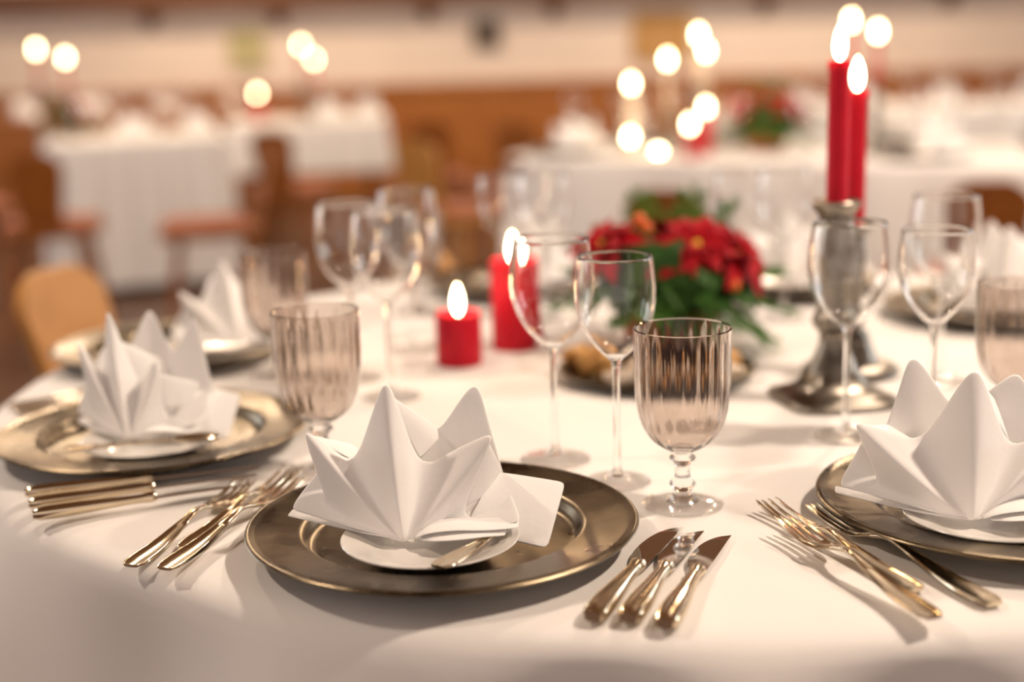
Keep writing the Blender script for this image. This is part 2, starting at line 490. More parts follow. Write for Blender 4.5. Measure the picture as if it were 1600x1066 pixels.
ME_NAPB = napkin_mesh('napkin_b', rimB, 9, flapB, hemB)
rimC = [(-9.7, 4.0, 1.9), (-6.3, 3.6, 2.2), (-8.9, 3.0, 8.2), (-3.0, 4.4, 5.6), (.5, 2.4, 13.0), (4.0, 4.0, 4.8), (9.2, 1.0, 9.6), (5.3, 2.4, 1.2), (9.8, .5, 1.1),
        (8.4, 6.0, 3.2), (5.6, 7.0, 11.2), (1.0, 7.4, 7.0), (-3.1, 7.2, 12.9), (-5.2, 6.8, 5.8), (-6.6, 6.2, 6.4)]
hemC = hemA[:2] + [([(-.3, .2, .2), (-3.4, 1.4, .4), (-6.3, 2.9, .75), (-9.8, 4.0, 1.5)], (.3, 1.2, .2))]
flapC = [flapA[0], ((.4, 2.7, 11.5), (3.6, 6.6, 8.4), (3.8, 6.4, 7.0), (4.0, 4.0, 5.4), 8, 6, -.25), ((-9.0, 3.2, 7.4), (-4.8, 6.9, 6.4), (-3.8, 6.6, 5.6), (-3.4, 4.4, 5.7), 8, 6, -.15)]
ME_NAPC = napkin_mesh('napkin_c', rimC, 9, flapC, hemC)

# ------------------------------------------------------------------ cutlery (x along the length, handle end at 0)
def thread_ring(x, w, th, z, ridge=1.0):
    h = th / 2
    pts = [(-1, 0), (-.94, .75), (-.80, .95 * ridge), (-.66, .55), (0, .85), (.66, .55), (.80, .95 * ridge), (.94, .75), (1, 0), (.7, -.8), (0, -1), (-.7, -.8)]
    return [(x, a * w / 2, z + b * h) for a, b in pts]

def fork_meshes(L):
    s = L / .205
    hw = [(0, .0135), (.003, .0180), (.008, .0205), (.022, .0202), (.060, .0140), (.095, .0076), (.115, .0066), (.128, .0088)]
    hz = [(0, .0030), (.04, .0042), (.085, .0095), (.108, .0125), (.130, .0078)]
    secs = []
    for i in range(27):
        x = .130 * i / 26
        secs.append(thread_ring(x * s, interp(hw, x), .0036 if x > .006 else .0028, interp(hz, x)))
    handle = loft('fork_handle', secs, M_SILVER)
    # head: flat shoulder that carries the tines
    hw2 = [(.126, .0080), (.132, .0135), (.140, .0232), (.148, .0252), (.153, .0252)]
    hz2 = [(.126, .0088), (.132, .0068), (.140, .0046), (.153, .0036)]
    secs = []
    for i in range(11):
        x = .126 + .027 * i / 10; w = interp(hw2, x); z = interp(hz2, x)
        secs.append([(x * s, a * w / 2, z + b * .0011 + .0018 * a * a) for a, b in ((-1, 0), (-.9, .9), (-.45, 1), (0, 1), (.45, 1), (.9, .9), (1, 0), (.9, -.9), (.45, -1), (0, -1), (-.45, -1), (-.9, -.9))])
    head = loft('fork_head', secs, M_SILVER)
    tines = []
    for k in range(4):
        yc = (k - 1.5) * .0066
        secs = []
        for i in range(11):
            t = i / 10; x = .151 + (.0530 - .0014 * abs(k - 1.5)) * t
            w = .0046 - .0018 * t; z = .0036 + .0062 * t * t + .0018 * (yc / .0118) ** 2
            y = yc * (1 - .06 * t)
            e = 1 if i < 10 else .4
            secs.append([(x * s, y + a * w / 2 * e, z + b * .0011 * e) for a, b in ((-1, 0), (-.7, .9), (.7, .9), (1, 0), (.7, -.9), (-.7, -.9))])
        tines.append(loft('fork_tine', secs, M_SILVER))
    return handle, head, tines
FORKS = {round(L, 3): fork_meshes(L) for L in (.199, .215)}

def fork(L, label, tip, end, z=.0, lift=0.0):
    """end = handle end (x,y), tip = tine direction point"""
    h, hd, ti = FORKS[L]
    a = math.atan2(tip[1] - end[1], tip[0] - end[0])
    t = thing('table_fork', label, 'fork', (end[0], end[1], TABLE_Z + .001 + z), (0, -lift, a))
    obj('handle', h, t); p = obj('head', hd, t)
    for q in ti: obj('tine', q, p)
    return t

def knife_meshes(L, HL):
    s = 1
    secs = []
    hw = [(0, .0120), (.003, .0158), (.009, .0185), (.02, .0188), (.05, .0150), (.075, .0108), (.088, .0100), (.094, .0122), (.097, .0125), (.100, .0108)]
    ht = [(0, .0070), (.003, .0092), (.009, .0112), (.02, .0116), (.05, .0098), (.075, .0080), (.088, .0074), (.094, .0092), (.097, .0092), (.100, .0070)]
    k = HL / .10
    for i in range(41):
        x = .10 * i / 40; w = interp(hw, x); th = interp(ht, x)
        ring = []
        for a, b in ((-1, 0), (-.93, .5), (-.72, .86), (-.52, .74), (-.25, .96), (0, 1.0), (.25, .96), (.52, .74), (.72, .86), (.93, .5), (1, 0), (.9, -.6), (.5, -1), (0, -1), (-.5, -1), (-.9, -.6)):
            ring.append((x * k, a * w / 2, .0058 + b * th / 2))
        secs.append(ring)
    handle = loft('knife_handle', secs, M_SILVER)
    BL = L - HL + .004
    x0 = HL - .004
    # blade outline: cutting edge on +y bows out, spine on -y runs to the tip
    n = 26; secs = []
    for i in range(n + 1):
        t = i / n
        x = x0 + BL * t
        if t < .36: cut = .0052 + .0078 * sin(pi / 2 * t / .36)
        else:
            q = (t - .36) / .64
            cut = .0130 - .0215 * (1 - sqrt(max(0, 1 - q ** 2.3)))
        sp = -.0058 - .0012 * sin(pi * t) - .0026 * t ** 3
        if cut < sp + .0004: cut = sp + .0004
        z = .0040 - .0010 * t
        secs.append([(x, cut, z - .0004), (x, cut, z), (x, sp, z + .0008), (x, sp, z - .0010)])
    blade = loft('knife_blade', secs, M_BLADE)
    blade.polygons.foreach_set('use_smooth', [False] * len(blade.polygons))
    return handle, blade
KNIVES = {round(L, 3): knife_meshes(L, HL) for L, HL in ((.196, .106), (.187, .103), (.185, .104), (.205, .110))}

def knife(L, label, tip, end, tilt=0.0, z=0.0):
    h, b = KNIVES[L]
    a = math.atan2(tip[1] - end[1], tip[0] - end[0])
    t = thing('table_knife', label, 'knife', (end[0], end[1], TABLE_Z + .0008 + z), (tilt, 0, a))
    obj('handle', h, t); obj('blade', b, t)
    return t

def spoon_meshes():
    hw = [(0, .0120), (.003, .0160), (.008, .0178), (.02, .0170), (.06, .0085), (.085, .0050), (.102, .0060)]
    hz = [(0, .0022), (.04, .0030), (.08, .0046), (.104, .0050)]
    secs = [thread_ring(.104 * i / 22, interp(hw, .104 * i / 22), .0028, interp(hz, .104 * i / 22)) for i in range(23)]
    handle = loft('spoon_handle', secs, M_SILVER)
    vs, fs = [], []
    nu, nv = 12, 10
    for v in range(nv + 1):
        t = v / nv; x = .100 + .044 * t
        w = .0145 * sqrt(max(.02, 1 - ((t - .52) / .53) ** 2))
        for u in range(nu + 1):
            a = -1 + 2 * u / nu
            vs.append((x, a * w, .0060 - .0052 * (1 - a * a) * sqrt(max(0, 1 - ((t - .52) / .53) ** 2))))
    for v in range(nv):
        for u in range(nu):
            q = v * (nu + 1) + u
            fs.append((q, q + 1, q + nu + 2, q + nu + 1))
    bowl = new_mesh('spoon_bowl', vs, fs, M_SILVER)
    return handle, bowl
SPH, SPB = spoon_meshes()
def spoon(label, loc, rz, pitch=0):
    t = thing('dessert_spoon', label, 'spoon', loc, (0, pitch, rz))
    obj('handle', SPH, t)
    b = obj('bowl', SPB, t)
    md = b.modifiers.new('thickness', 'SOLIDIFY'); md.thickness = .0010
    return t

# ------------------------------------------------------------------ glasses
def glass_meshes(kind, n=64):
    if kind == 'large':        # tall wine glass, broad bowl
        outer = [(.0045, .1085), (.0080, .1112), (.0150, .1170), (.0245, .1275), (.0335, .1430), (.0383, .1610), (.0390, .1770), (.0372, .1950), (.0350, .2120)]
        foot = .0335
    else:                      # slimmer wine glass
        outer = [(.0043, .1120), (.0075, .1148), (.0138, .1205), (.0222, .1305), (.0304, .1445), (.0347, .1610), (.0354, .1750), (.0342, .1900), (.0325, .2050)]
        foot = .0300
    o = spline(outer, 5)
    wall = .0010
    inner = []
    for i, (r, z) in enumerate(o):
        a = o[max(0, i - 1)]; b = o[min(len(o) - 1, i + 1)]
        tx, tz = b[0] - a[0], b[1] - a[1]; ln = sqrt(tx * tx + tz * tz)
        inner.append((r - tz / ln * wall, z + tx / ln * wall))
    inner = [p for p in inner if p[0] > .0075]
    bowl = [(0, outer[0][1] - .0005)] + o + [(o[-1][0] - wall / 2, o[-1][1] + .0006)] + inner[::-1] + [(.004, inner[0][1] - .0012), (0, inner[0][1] - .0018)]
    me_b = lathe('bowl', bowl, n, M_GLASS)
    st = spline([(.0058, .0065), (.0040, .014), (.0033, .030), (.0031, .060), (.0032, .090), (.0038, .105), (.0046, outer[0][1] + .0002)], 3)
    me_s = lathe('stem', [(0, .0064)] + st + [(0, outer[0][1] + .0002)], 20, M_GLASS)
    ft = [(0, .0002), (foot * .9, .0002), (foot, .0007), (foot + .0003, .0013), (foot, .0019), (foot * .75, .0026), (foot * .4, .0038), (.0085, .0058), (.0056, .0068), (0, .0068)]
    me_f = lathe('foot', ft, n, M_FOOTG)
    return [('bowl', me_b), ('stem', me_s), ('foot', me_f)]

def goblet_meshes(n=192):
    outer = spline([(.0075, .0480), (.0150, .0505), (.0265, .0590), (.0345, .0720), (.0388, .0900), (.0402, .1100), (.0404, .1300), (.0407, .1535)], 5)
    wall = .0020
    inner = [(max(r - wall * (1 + .8 * max(0, 1 - i / 8)), .0006), z + .0030 * max(0, 1 - i / 14)) for i, (r, z) in enumerate(outer)][1:]
    prof = [(0, .0478)] + outer + [(.0407 - wall * .5, .1542)] + inner[::-1] + [(0, inner[0][1] + .0002)]
    no = len(outer) + 2; L = len(prof)
    def rm(i, t):
        if i <= len(outer) or i == no - 1:
            return 1.0
        z = prof[i][1]
        a = .016 * min(1, max(0, (z - .052) / .02)) * min(1, max(0, (.1525 - z) / .012))
        return 1.0 + a * (abs(cos(t * 10)) - .6)
    me_b = lathe('bowl', prof, n, M_SMOKE, rm)
    st = spline([(.0145, .0046), (.0105, .0085), (.0075, .0125), (.0098, .0165), (.0112, .0190), (.0098, .0218), (.0072, .0250), (.0064, .0310), (.0072, .0370), (.0102, .0400), (.0112, .0420), (.0098, .0442), (.0072, .0462), (.0078, .0486)], 4)
    me_s = lathe('stem', [(0, .0046)] + st + [(0, .0486)], 32, M_GLASS)
    fr = .0345
    me_f = lathe('foot', [(0, .0002), (fr * .94, .0002), (fr, .0008), (fr + .0003, .0015), (fr - .0003, .0022), (fr * .7, .0030), (fr * .5, .0040), (.0142, .0049), (0, .0049)], 64, M_FOOTG)
    return [('bowl', me_b), ('stem', me_s), ('foot', me_f)]
G_LARGE = glass_meshes('large'); G_SMALL = glass_meshes('small'); G_GOB = goblet_meshes()
def glass(kind, label, x, y, z=TABLE_Z, rz=0, group=None):
    nm = {'large': 'wine_glass', 'small': 'wine_glass', 'goblet': 'water_goblet'}[kind]
    t = thing(nm, label, 'goblet' if kind == 'goblet' else 'wine glass', (x, y, z + .0004), (0, 0, rz), group)
    for a, me in {'large': G_LARGE, 'small': G_SMALL, 'goblet': G_GOB}[kind]:
        obj(a, me, t)
    return t

# ------------------------------------------------------------------ place settings
def charger(x, y, label, rz=0, group=None):
    o = obj('charger_plate', ME_CHARGER, None, (x, y, TABLE_Z + .0003), (0, 0, rz)); return tag(o, label, 'charger plate', group)
def dessert(x, y, label, group=None):
    o = obj('dessert_plate', ME_DESSERT, None, (x, y, TABLE_Z + .0053)); return tag(o, label, 'plate', group)

# nearest setting, in focus
charger(-.0588, 1.0344, 'pewter charger plate of the nearest setting, in sharp focus', .3)
dessert(-.067, .998, 'small white plate under the napkin of the nearest setting')
napkin_obj(ME_NAPA, 'white star-folded napkin of the nearest setting, standing in sharp focus', (-.087, .992, .7757), 0)
spoon('small dessert spoon tucked under the nearest napkin, handle end showing', (-.0575, .9245, .7795), radians(60), radians(3))
fork(.199, 'outermost fork left of the nearest charger plate, lying alone', (-.241, 1.180), (-.296, .990))
fork(.199, 'middle fork left of the nearest charger plate, partly under another fork', (-.203, 1.215), (-.263, 1.025))
fork(.215, 'innermost fork left of the nearest charger plate, laid across its neighbour', (-.193, 1.176), (-.265, .970), z=.0045)
knife(.196, 'knife closest to the nearest charger plate, first of three', (.125, 1.043), (.049, .864))
knife(.187, 'middle knife of the three beside the nearest charger plate', (.140, 1.032), (.073, .860))
knife(.185, 'outermost of the three knives beside the nearest charger plate', (.160, 1.021), (.096, .849))
glass('large', 'broad clear wine glass farthest back behind the nearest napkin', .038, 1.246)
glass('small', 'slim clear wine glass between the broad wine glass and the ribbed goblet', .091, 1.173)
glass('goblet', 'smoky ribbed water goblet in front of the bread plate, in focus', .141, 1.107, rz=.1)

# setting at the left
charger(-.366, 1.3383, 'pewter charger plate at the left edge of the picture', 1.3)
dessert(-.358, 1.300, 'small white plate under the napkin at the left')
napkin_obj(ME_NAPB, 'white star-folded napkin on the left charger plate, slightly blurred', (-.380, 1.302, .7757), 0)
spoon('dessert spoon lying across the small plate of the left setting', (-.428, 1.252, .7805), radians(8))
knife(.205, 'knife closest to the left charger plate, rear of the three', (-.238, 1.224), (-.434, 1.158), tilt=radians(-24), z=.004)
knife(.196, 'middle knife of the three in front of the left charger plate', (-.237, 1.199), (-.420, 1.126), tilt=radians(-24), z=.004)
knife(.187, 'front knife of the three before the left charger plate', (-.235, 1.172), (-.407, 1.097), tilt=radians(-24), z=.004)
fork(.199, 'fork lying beyond the left charger plate, partly behind its napkin', (-.375, 1.560), (-.552, 1.472))
fork(.199, 'outer fork beyond the left charger plate, near the table edge', (-.395, 1.590), (-.570, 1.500))
glass('goblet', 'smoky ribbed goblet behind the left knives, between the two nearer napkins', -.180, 1.231)
glass('large', 'clear wine glass standing just left of the short red candle', -.138, 1.505)
glass('large', 'clear wine glass directly behind the left smoky goblet', -.190, 1.60)

# setting at the right
charger(.4017, 1.0573, 'pewter charger plate cut off by the right edge of the picture', 2.2)
dessert(.372, 1.018, 'small white plate under the napkin at the right')
napkin_obj(ME_NAPC, 'white star-folded napkin at the right edge of the picture', (.352, 1.001, .7757), 0)
fork(.199, 'rearmost fork left of the right charger plate, crossing under its neighbour', (.206, 1.086), (.279, .901))
fork(.199, 'front fork of the right setting, laid on top of another', (.210, 1.032), (.272, .840), z=.0060)
fork(.215, 'fork lying alone closest to the right charger plate', (.242, 1.077), (.324, .873))
glass('large', 'clear wine glass standing in front of the pewter candlesticks', .326, 1.300)
glass('small', 'clear wine glass right behind the napkin at the right edge', .405, 1.285)
glass('goblet', 'smoky ribbed goblet cut off by the right edge of the picture', .484, 1.275)
glass('large', 'blurred clear wine glass behind the other glasses at far right', .484, 1.51)

# settings on the far side, blurred
charger(-.445, 1.760, 'blurred pewter charger plate behind the left napkin', .7)
dessert(-.385, 1.765, 'blurred small white plate behind the left napkin')
napkin_obj(ME_NAPA, 'blurred folded napkin standing behind the left smoky goblet', (-.352, 1.745, .7757), radians(28), .93)
glass('goblet', 'blurred smoky goblet in front of the far left napkin', -.284, 1.623)
glass('large', 'blurred clear wine glass farthest back among the left group', -.131, 1.752)
charger(.02, 2.200, 'blurred pewter charger plate on the far side behind the red candles', 1.9)
dessert(.02, 2.195, 'blurred small white plate on the far side behind the red candles')
napkin_obj(ME_NAPB, 'blurred white napkin on the far side behind the tall red candle', (.045, 2.15, .7752), radians(20))
glass('large', 'blurred wine glass directly behind the tall red pillar candle', .05, 1.93)
glass('small', 'blurred slim wine glass behind and left of the tall red candle', -.01, 1.99)
glass('goblet', 'blurred smoky goblet on the far side left of the red candles', -.14, 2.02)
charger(.440, 2.130, 'blurred pewter charger plate on the far side behind the flowers', .2)
dessert(.440, 2.125, 'blurred small white plate on the far side behind the flowers')
napkin_obj(ME_NAPA, 'blurred white napkin on the far side behind the flowers', (.43, 2.09, .7752), radians(-25))
glass('large', 'blurred wine glass behind the flowers, left of the candlesticks', .385, 1.90)
glass('small', 'blurred slim wine glass behind the flowers beside a broader one', .33, 1.97)
charger(.680, 1.880, 'blurred pewter charger plate at far right behind the wine glasses', 2.7)
dessert(.672, 1.875, 'blurred small white plate at far right behind the wine glasses')
napkin_obj(ME_NAPC, 'blurred white napkin at far right behind the wine glasses', (.665, 1.83, .7752), radians(-30))

# ------------------------------------------------------------------ candles
def flame_mesh(h, r):
    prof = []
    for i in range(15):
        t = i / 14
        rr = r * (sin(pi * t ** .80)) ** .75 if 0 < t < 1 else 0
        prof.append((max(rr, 0), h * t))
    prof[0] = (0, 0); prof[-1] = (0, h)
    return lathe('flame', prof, 16, M_FLAME)

def flame_on(t, z, h, r, power, lean=0.0):
    w = obj('wick', lathe('wick', [(0, z - .003), (.0011, z - .003), (.0010, z + .007), (0, z + .0075)], 8, M_WICK), t)
    obj('flame', flame_mesh(h, r), t, (0, 0, z + .001))
    l = bpy.data.lights.new('candle_glow', 'POINT'); l.energy = power; l.color = (1, .62, .28); l.shadow_soft_size = r
    lo = bpy.data.objects.new('candle_glow', l); COL.objects.link(lo); lo.parent = t; lo.location = (0, 0, z + h * .8 + .012)

def pillar(label, x, y, r, h, fh=.030, fr=.0075, z=TABLE_Z, wax=None):
    t = thing('pillar_candle', label, 'candle', (x, y, z + .0006))
    prof = [(0, 0), (r - .002, 0), (r, .002), (r, h - .004), (r - .001, h - .0012), (r - .0035, h), (r - .007, h - .001), (r * .55, h - .005), (.004, h - .007), (0, h - .007)]
    obj('wax_body', lathe('wax_body', prof, 48, wax or M_WAX), t)
    flame_on(t, h - .006, fh, fr, .13)
    return t
pillar('short red pillar candle burning on the cloth', -.066, 1.668, .0285, .066, .040, .0066)
pillar('taller red pillar candle burning behind the broad wine glass', .004, 1.752, .030, .118, .040, .0066)

def taper(label, x, y, z, h, r=.0105, fh=.034, fr=.0078, power=.2, group=None, lean=(0, 0), wax=None):
    t = thing('taper_candle', label, 'candle', (x, y, z), (lean[0], lean[1], 0), group)
    prof = [(0, 0), (r * 1.0, 0), (r * 1.0, h * .5), (r * .98, h - .012), (r * 1.12, h - .004), (r * 1.0, h), (r * .4, h - .002), (0, h - .003)]
    obj('wax_body', lathe('wax_body', prof, 24, wax or M_WAX), t)
    flame_on(t, h - .002, fh, fr, power)
    return t

def candlestick(label, x, y, H, square, rz=0, group=None, z=TABLE_Z):
    t = thing('candlestick', label, 'candlestick', (x, y, z + .0005), (0, 0, rz), group)
    k = H / .22
    if square:
        w = .060
        secs = []
        for ww, zz in ((w, 0), (w, .004), (w * .97, .007), (w * .80, .010), (w * .62, .016), (w * .50, .026), (w * .44, .034)):
            ring = []
            for i in range(32):
                a = 2 * pi * i / 32 + pi / 32
                p = 5.0 if zz < .012 else 3.0
                den = (abs(cos(a)) ** p + abs(sin(a)) ** p) ** (1 / p)
                ring.append((ww * cos(a) / den, ww * sin(a) / den, zz))
            secs.append(ring)
        obj('base', loft('base', secs, M_PEWTER2), t)
        body = [(0, .030), (.026, .030), (.0245, .040), (.0185, .055), (.0150, .068), (.0165, .076), (.0225, .084), (.0235, .092), (.0185, .100), (.0178, .108), (.0195, .130), (.0210, .165), (.0205, .186), (.0180, .196), (.0190, .202)]
    else:
        obj('base', lathe('base', spline([(0, 0), (.052, 0), (.055, .003), (.053, .007), (.042, .012), (.034, .013), (.030, .020), (.024, .034), (.020, .044)], 4) + [(0, .044)], 48, M_PEWTER2), t)
        body = [(0, .036), (.022, .036), (.019, .048), (.014, .062), (.0135, .072), (.0185, .082), (.0185, .090), (.0140, .098), (.0150, .12), (.0175, .16), (.0165, .182), (.0145, .196), (.0160, .202)]
    obj('column', lathe('column', [(r, zz * k if zz > .05 else zz) for r, zz in spline(body, 4)] + [(0, .202 * k)], 40, M_PEWTER2), t)
    pan = [(0, .200 * k), (.016, .200 * k), (.022, .207 * k), (.0255, .214 * k), (.0262, .217 * k), (.025, .2185 * k), (.019, .214 * k), (.0122, .212 * k), (.0120, .206 * k), (0, .206 * k)]
    obj('drip_pan', lathe('drip_pan', pan, 40, M_PEWTER2), t)
    return t
candlestick('pewter candlestick with square foot holding the taller red taper', .347, 1.443, .219, True, radians(12))
taper('taller red taper candle burning in the square-footed candlestick', .347, 1.443, TABLE_Z + .2058, .157, .0112, .038, .0066, .2)
candlestick('pewter candlestick with round foot, partly hidden behind the square-footed one', .398, 1.570, .178, False)
taper('shorter red taper candle burning just behind the taller one', .398, 1.570, TABLE_Z + .1672, .160, .0120, .038, .0070, .2)

# ------------------------------------------------------------------ serving plate with baked pieces
sp = obj('serving_plate', lathe('serving_plate', [(0, .003), (.075, .003), (.085, .006), (.112, .0115), (.116, .0125), (.1165, .0110), (.112, .0095), (.086, .0035), (.078, .0006), (0, .0006)], 64, M_PEWTER), None, (.170, 1.575, TABLE_Z + .0003))
tag(sp, 'dark round serving plate with baked pieces in the middle of the table', 'plate')
def lump_mesh(name, seed, rx, ry, rz, material):
    r = random.Random(seed)
    bm = bmesh.new(); bmesh.ops.create_icosphere(bm, subdivisions=3, radius=1)
    ph = [(Vector((r.uniform(-1, 1), r.uniform(-1, 1), r.uniform(-1, 1))).normalized(), r.uniform(2, 5), r.uniform(0, 6)) for _ in range(6)]
    for v in bm.verts:
        d = v.co.normalized()
        k = 1 + .07 * sum(sin(f * d.dot(a) * 2 + p) for a, f, p in ph)
        v.co = Vector((d.x * rx, d.y * ry, max(d.z, -.75) * rz)) * k
    zmin = min(v.co.z for v in bm.verts)
    for v in bm.verts: v.co.z -= zmin
    me = bpy.data.meshes.new(name); bm.to_mesh(me); bm.free()
    me.materials.append(material); me.polygons.foreach_set('use_smooth', [True] * len(me.polygons))
    return me
for i, (x, y, rx, ry, rz_, mt, lab) in enumerate([
        (.100, 1.560, .024, .020, .020, M_COOKIE, 'plump golden-brown bread roll at the left of the serving plate'),
        (.077, 1.600, .017, .017, .015, M_COOKIE, 'small golden-brown bread roll at the far left of the serving plate'),
        (.120, 1.510, .018, .015, .011, M_SUGAR, 'pale sugared pastry at the front left of the serving plate'),
        (.147, 1.540, .018, .018, .014, M_SUGAR, 'pale sugared pastry behind the slim wine glass stem'),
        (.168, 1.490, .020, .015, .010, M_COOKIE, 'flat brown pastry at the front of the serving plate'),
        (.252, 1.575, .017, .017, .013, M_COOKIE, 'brown bread roll at the right of the serving plate'),
        (.250, 1.535, .016, .013, .010, M_SUGAR, 'pale pastry at the right front of the serving plate'),
        (.215, 1.520, .017, .014, .010, M_COOKIE, 'flat brown pastry behind the ribbed goblet')]):
    o = obj('baked_piece', lump_mesh('baked_piece', i, rx, ry, rz_, mt), None, (x, y, TABLE_Z + (.0075 if i in (1,) else .0035)), (0, 0, i * 1.1))
    tag(o, lab, 'pastry')

# ------------------------------------------------------------------ poinsettia arrangement
def leaf_mesh(name, L, W, material, cup=.25, lobes=False, nu=8):
    vs, fs = [], []
    for i in range(nu + 1):
        t = i / nu
        w = W * (sin(pi * min(1, t ** .75)) ** .9) * (1 - .25 * t)
        if lobes: w *= 1 + .35 * abs(sin(t * 9))
        z = -.30 * L * t * t
        for s in (-1, -.5, 0, .5, 1):
            vs.append((L * t, s * w, z + cup * abs(s) * w))
    for i in range(nu):
        for k in range(4):
            q = i * 5 + k
            fs.append((q, q + 1, q + 6, q + 5))
    return new_mesh(name, vs, fs, material)
ME_BRACT = [leaf_mesh('bract', .060, .0215, M_RED), leaf_mesh('bract', .046, .0165, M_RED, cup=.4), leaf_mesh('bract', .030, .011, M_RED, cup=.5)]
ME_LEAF = [leaf_mesh('leaf', .065, .021, M_GREEN), leaf_mesh('leaf', .055, .018, M_GREEN, lobes=True)]
def sprig_mesh(name, L, seed):
    r = random.Random(seed); vs, fs = [], []
    def strip(p, d, ln, w):
        b = len(vs); d = d.normalized(); s = d.cross(Vector((0, 0, 1)))
        if s.length < .1: s = Vector((1, 0, 0))
        s.normalize(); u = s.cross(d)
        for o in (s * w, -s * w, u * w): vs.append(p + o)
        vs.append(p + d * ln)
        fs.extend([(b, b + 1, b + 3), (b + 1, b + 2, b + 3), (b + 2, b, b + 3)])
    strip(Vector((0, 0, 0)), Vector((1, 0, .05)), L, .0016)
    for i in range(5):
        x = L * (.15 + .15 * i)
        for sgn in (-1, 1):
            d = Vector((.75, sgn * .8, r.uniform(-.1, .25))); ll = L * (.42 - .05 * i)
            strip(Vector((x, 0, 0)), d, ll, .0010)
            for k in range(9):
                q = Vector((x, 0, 0)) + d.normalized() * ll * (k + 1) / 10
                for s2 in (-1, 1):
                    n = Vector((-d.y, d.x, 0)).normalized() * s2
                    strip(q, d.normalized() * .8 + n * .7 + Vector((0, 0, r.uniform(-.2, .4))), .013 * r.uniform(.7, 1.2), .0011)
    for k in range(26):
        q = Vector((L * (k + 1) / 27, 0, 0))
        for s2 in (-1, 1):
            strip(q, Vector((.8, s2 * .8, r.uniform(-.1, .5))), .015 * r.uniform(.7, 1.1), .0012)
    return new_mesh(name, vs, fs, M_FIR, smooth=False)
ME_SPRIG = [sprig_mesh('fir_sprig', .12, 1), sprig_mesh('fir_sprig', .09, 2)]

def flower_head(parent, loc, tilt_az, tilt, seed):
    r = random.Random(seed)
    h = obj('flower_head', lathe('flower_heart', [(0, -.004), (.005, -.003), (.0065, .002), (.004, .006), (0, .007)], 12, M_YELLOW), parent, loc)
    h.rotation_euler = Vector((sin(tilt) * cos(tilt_az), sin(tilt) * sin(tilt_az), cos(tilt))).to_track_quat('Z', 'X').to_euler()
    for ring, (n, el, mi) in enumerate(((6, -.02, 0), (6, .35, 1), (4, .75, 2))):
        for k in range(n):
            a = 2 * pi * k / n + ring * .5 + r.uniform(-.12, .12)
            obj('bract', ME_BRACT[mi], h, (.004 * cos(a), .004 * sin(a), .001 * ring), (r.uniform(-.3, .3), -el + r.uniform(-.12, .12), a))
    return h

fx, fy = .205, 1.745
ar = thing('poinsettia_arrangement', 'red poinsettia and fir arrangement in a terracotta bowl, middle of the table', 'flower arrangement', (fx, fy, TABLE_Z + .0005))
obj('pot', lathe('pot', [(0, 0), (.045, 0), (.050, .004), (.064, .036), (.068, .044), (.071, .046), (.071, .054), (.066, .055), (.064, .048), (.05, .042), (0, .042)], 48, M_TERRA), ar)
obj('foliage_mound', lump_mesh('foliage_mound', 50, .085, .07, .055, M_GREEN), ar, (0, 0, .046))
for i, (dx, dy, dz, az, tl) in enumerate(((-.085, -.02, .136, 3.6, .7), (.030, -.040, .136, 4.9, .75), (.085, -.020, .122, 5.8, .85), (-.005, .05, .135, 1.5, .5))):
    flower_head(ar, (dx, dy, dz), az, tl, 20 + i)
r5 = random.Random(5)
for i in range(34):
    a = 2 * pi * i / 34 * 3 + r5.uniform(-.2, .2); el = r5.choice((-.35, -.05, .3))
    q = obj('leaf', ME_LEAF[i % 2], ar, (.068 * cos(a), .055 * sin(a), .07 + .03 * r5.random() + .02 * el), (r5.uniform(-.4, .4), -el, a))
for i, (a, el, z, mi, rr) in enumerate(((-.25, -.30, .075, 0, .055), (.25, -.05, .085, 0, .055), (-.65, -.55, .070, 0, .055), (-.10, .10, .09, 1, .06), (-1.0, -.45, .075, 1, .055), (-1.5, -.5, .075, 1, .055),
                                        (-2.2, -.4, .075, 1, .055), (-2.8, -.2, .08, 0, .055), (3.0, .2, .085, 1, .055), (2.2, .5, .09, 0, .04), (1.2, .7, .09, 0, .04), (.9, .35, .09, 0, .05), (2.0, 1.0, .10, 0, .02), (1.0, 1.05, .10, 0, .02), (.55, .8, .10, 0, .03),
                                        (-1.8, -.35, .08, 1, .05), (-.45, -.7, .075, 1, .06))):
    obj('fir_sprig', ME_SPRIG[mi], ar, (rr * cos(a), rr * .85 * sin(a), z), (0, -el, a))
for i, (dx, dy, dz) in enumerate(((-.032, -.030, .158), (-.040, -.022, .168), (-.052, -.05, .10), (.075, -.055, .085))):
    obj('berry', lathe('berry', spline([(0, -.008), (.006, -.005), (.0085, 0), (.006, .006), (0, .008)], 3), 12, M_ORANGE), ar, (dx, dy, dz))

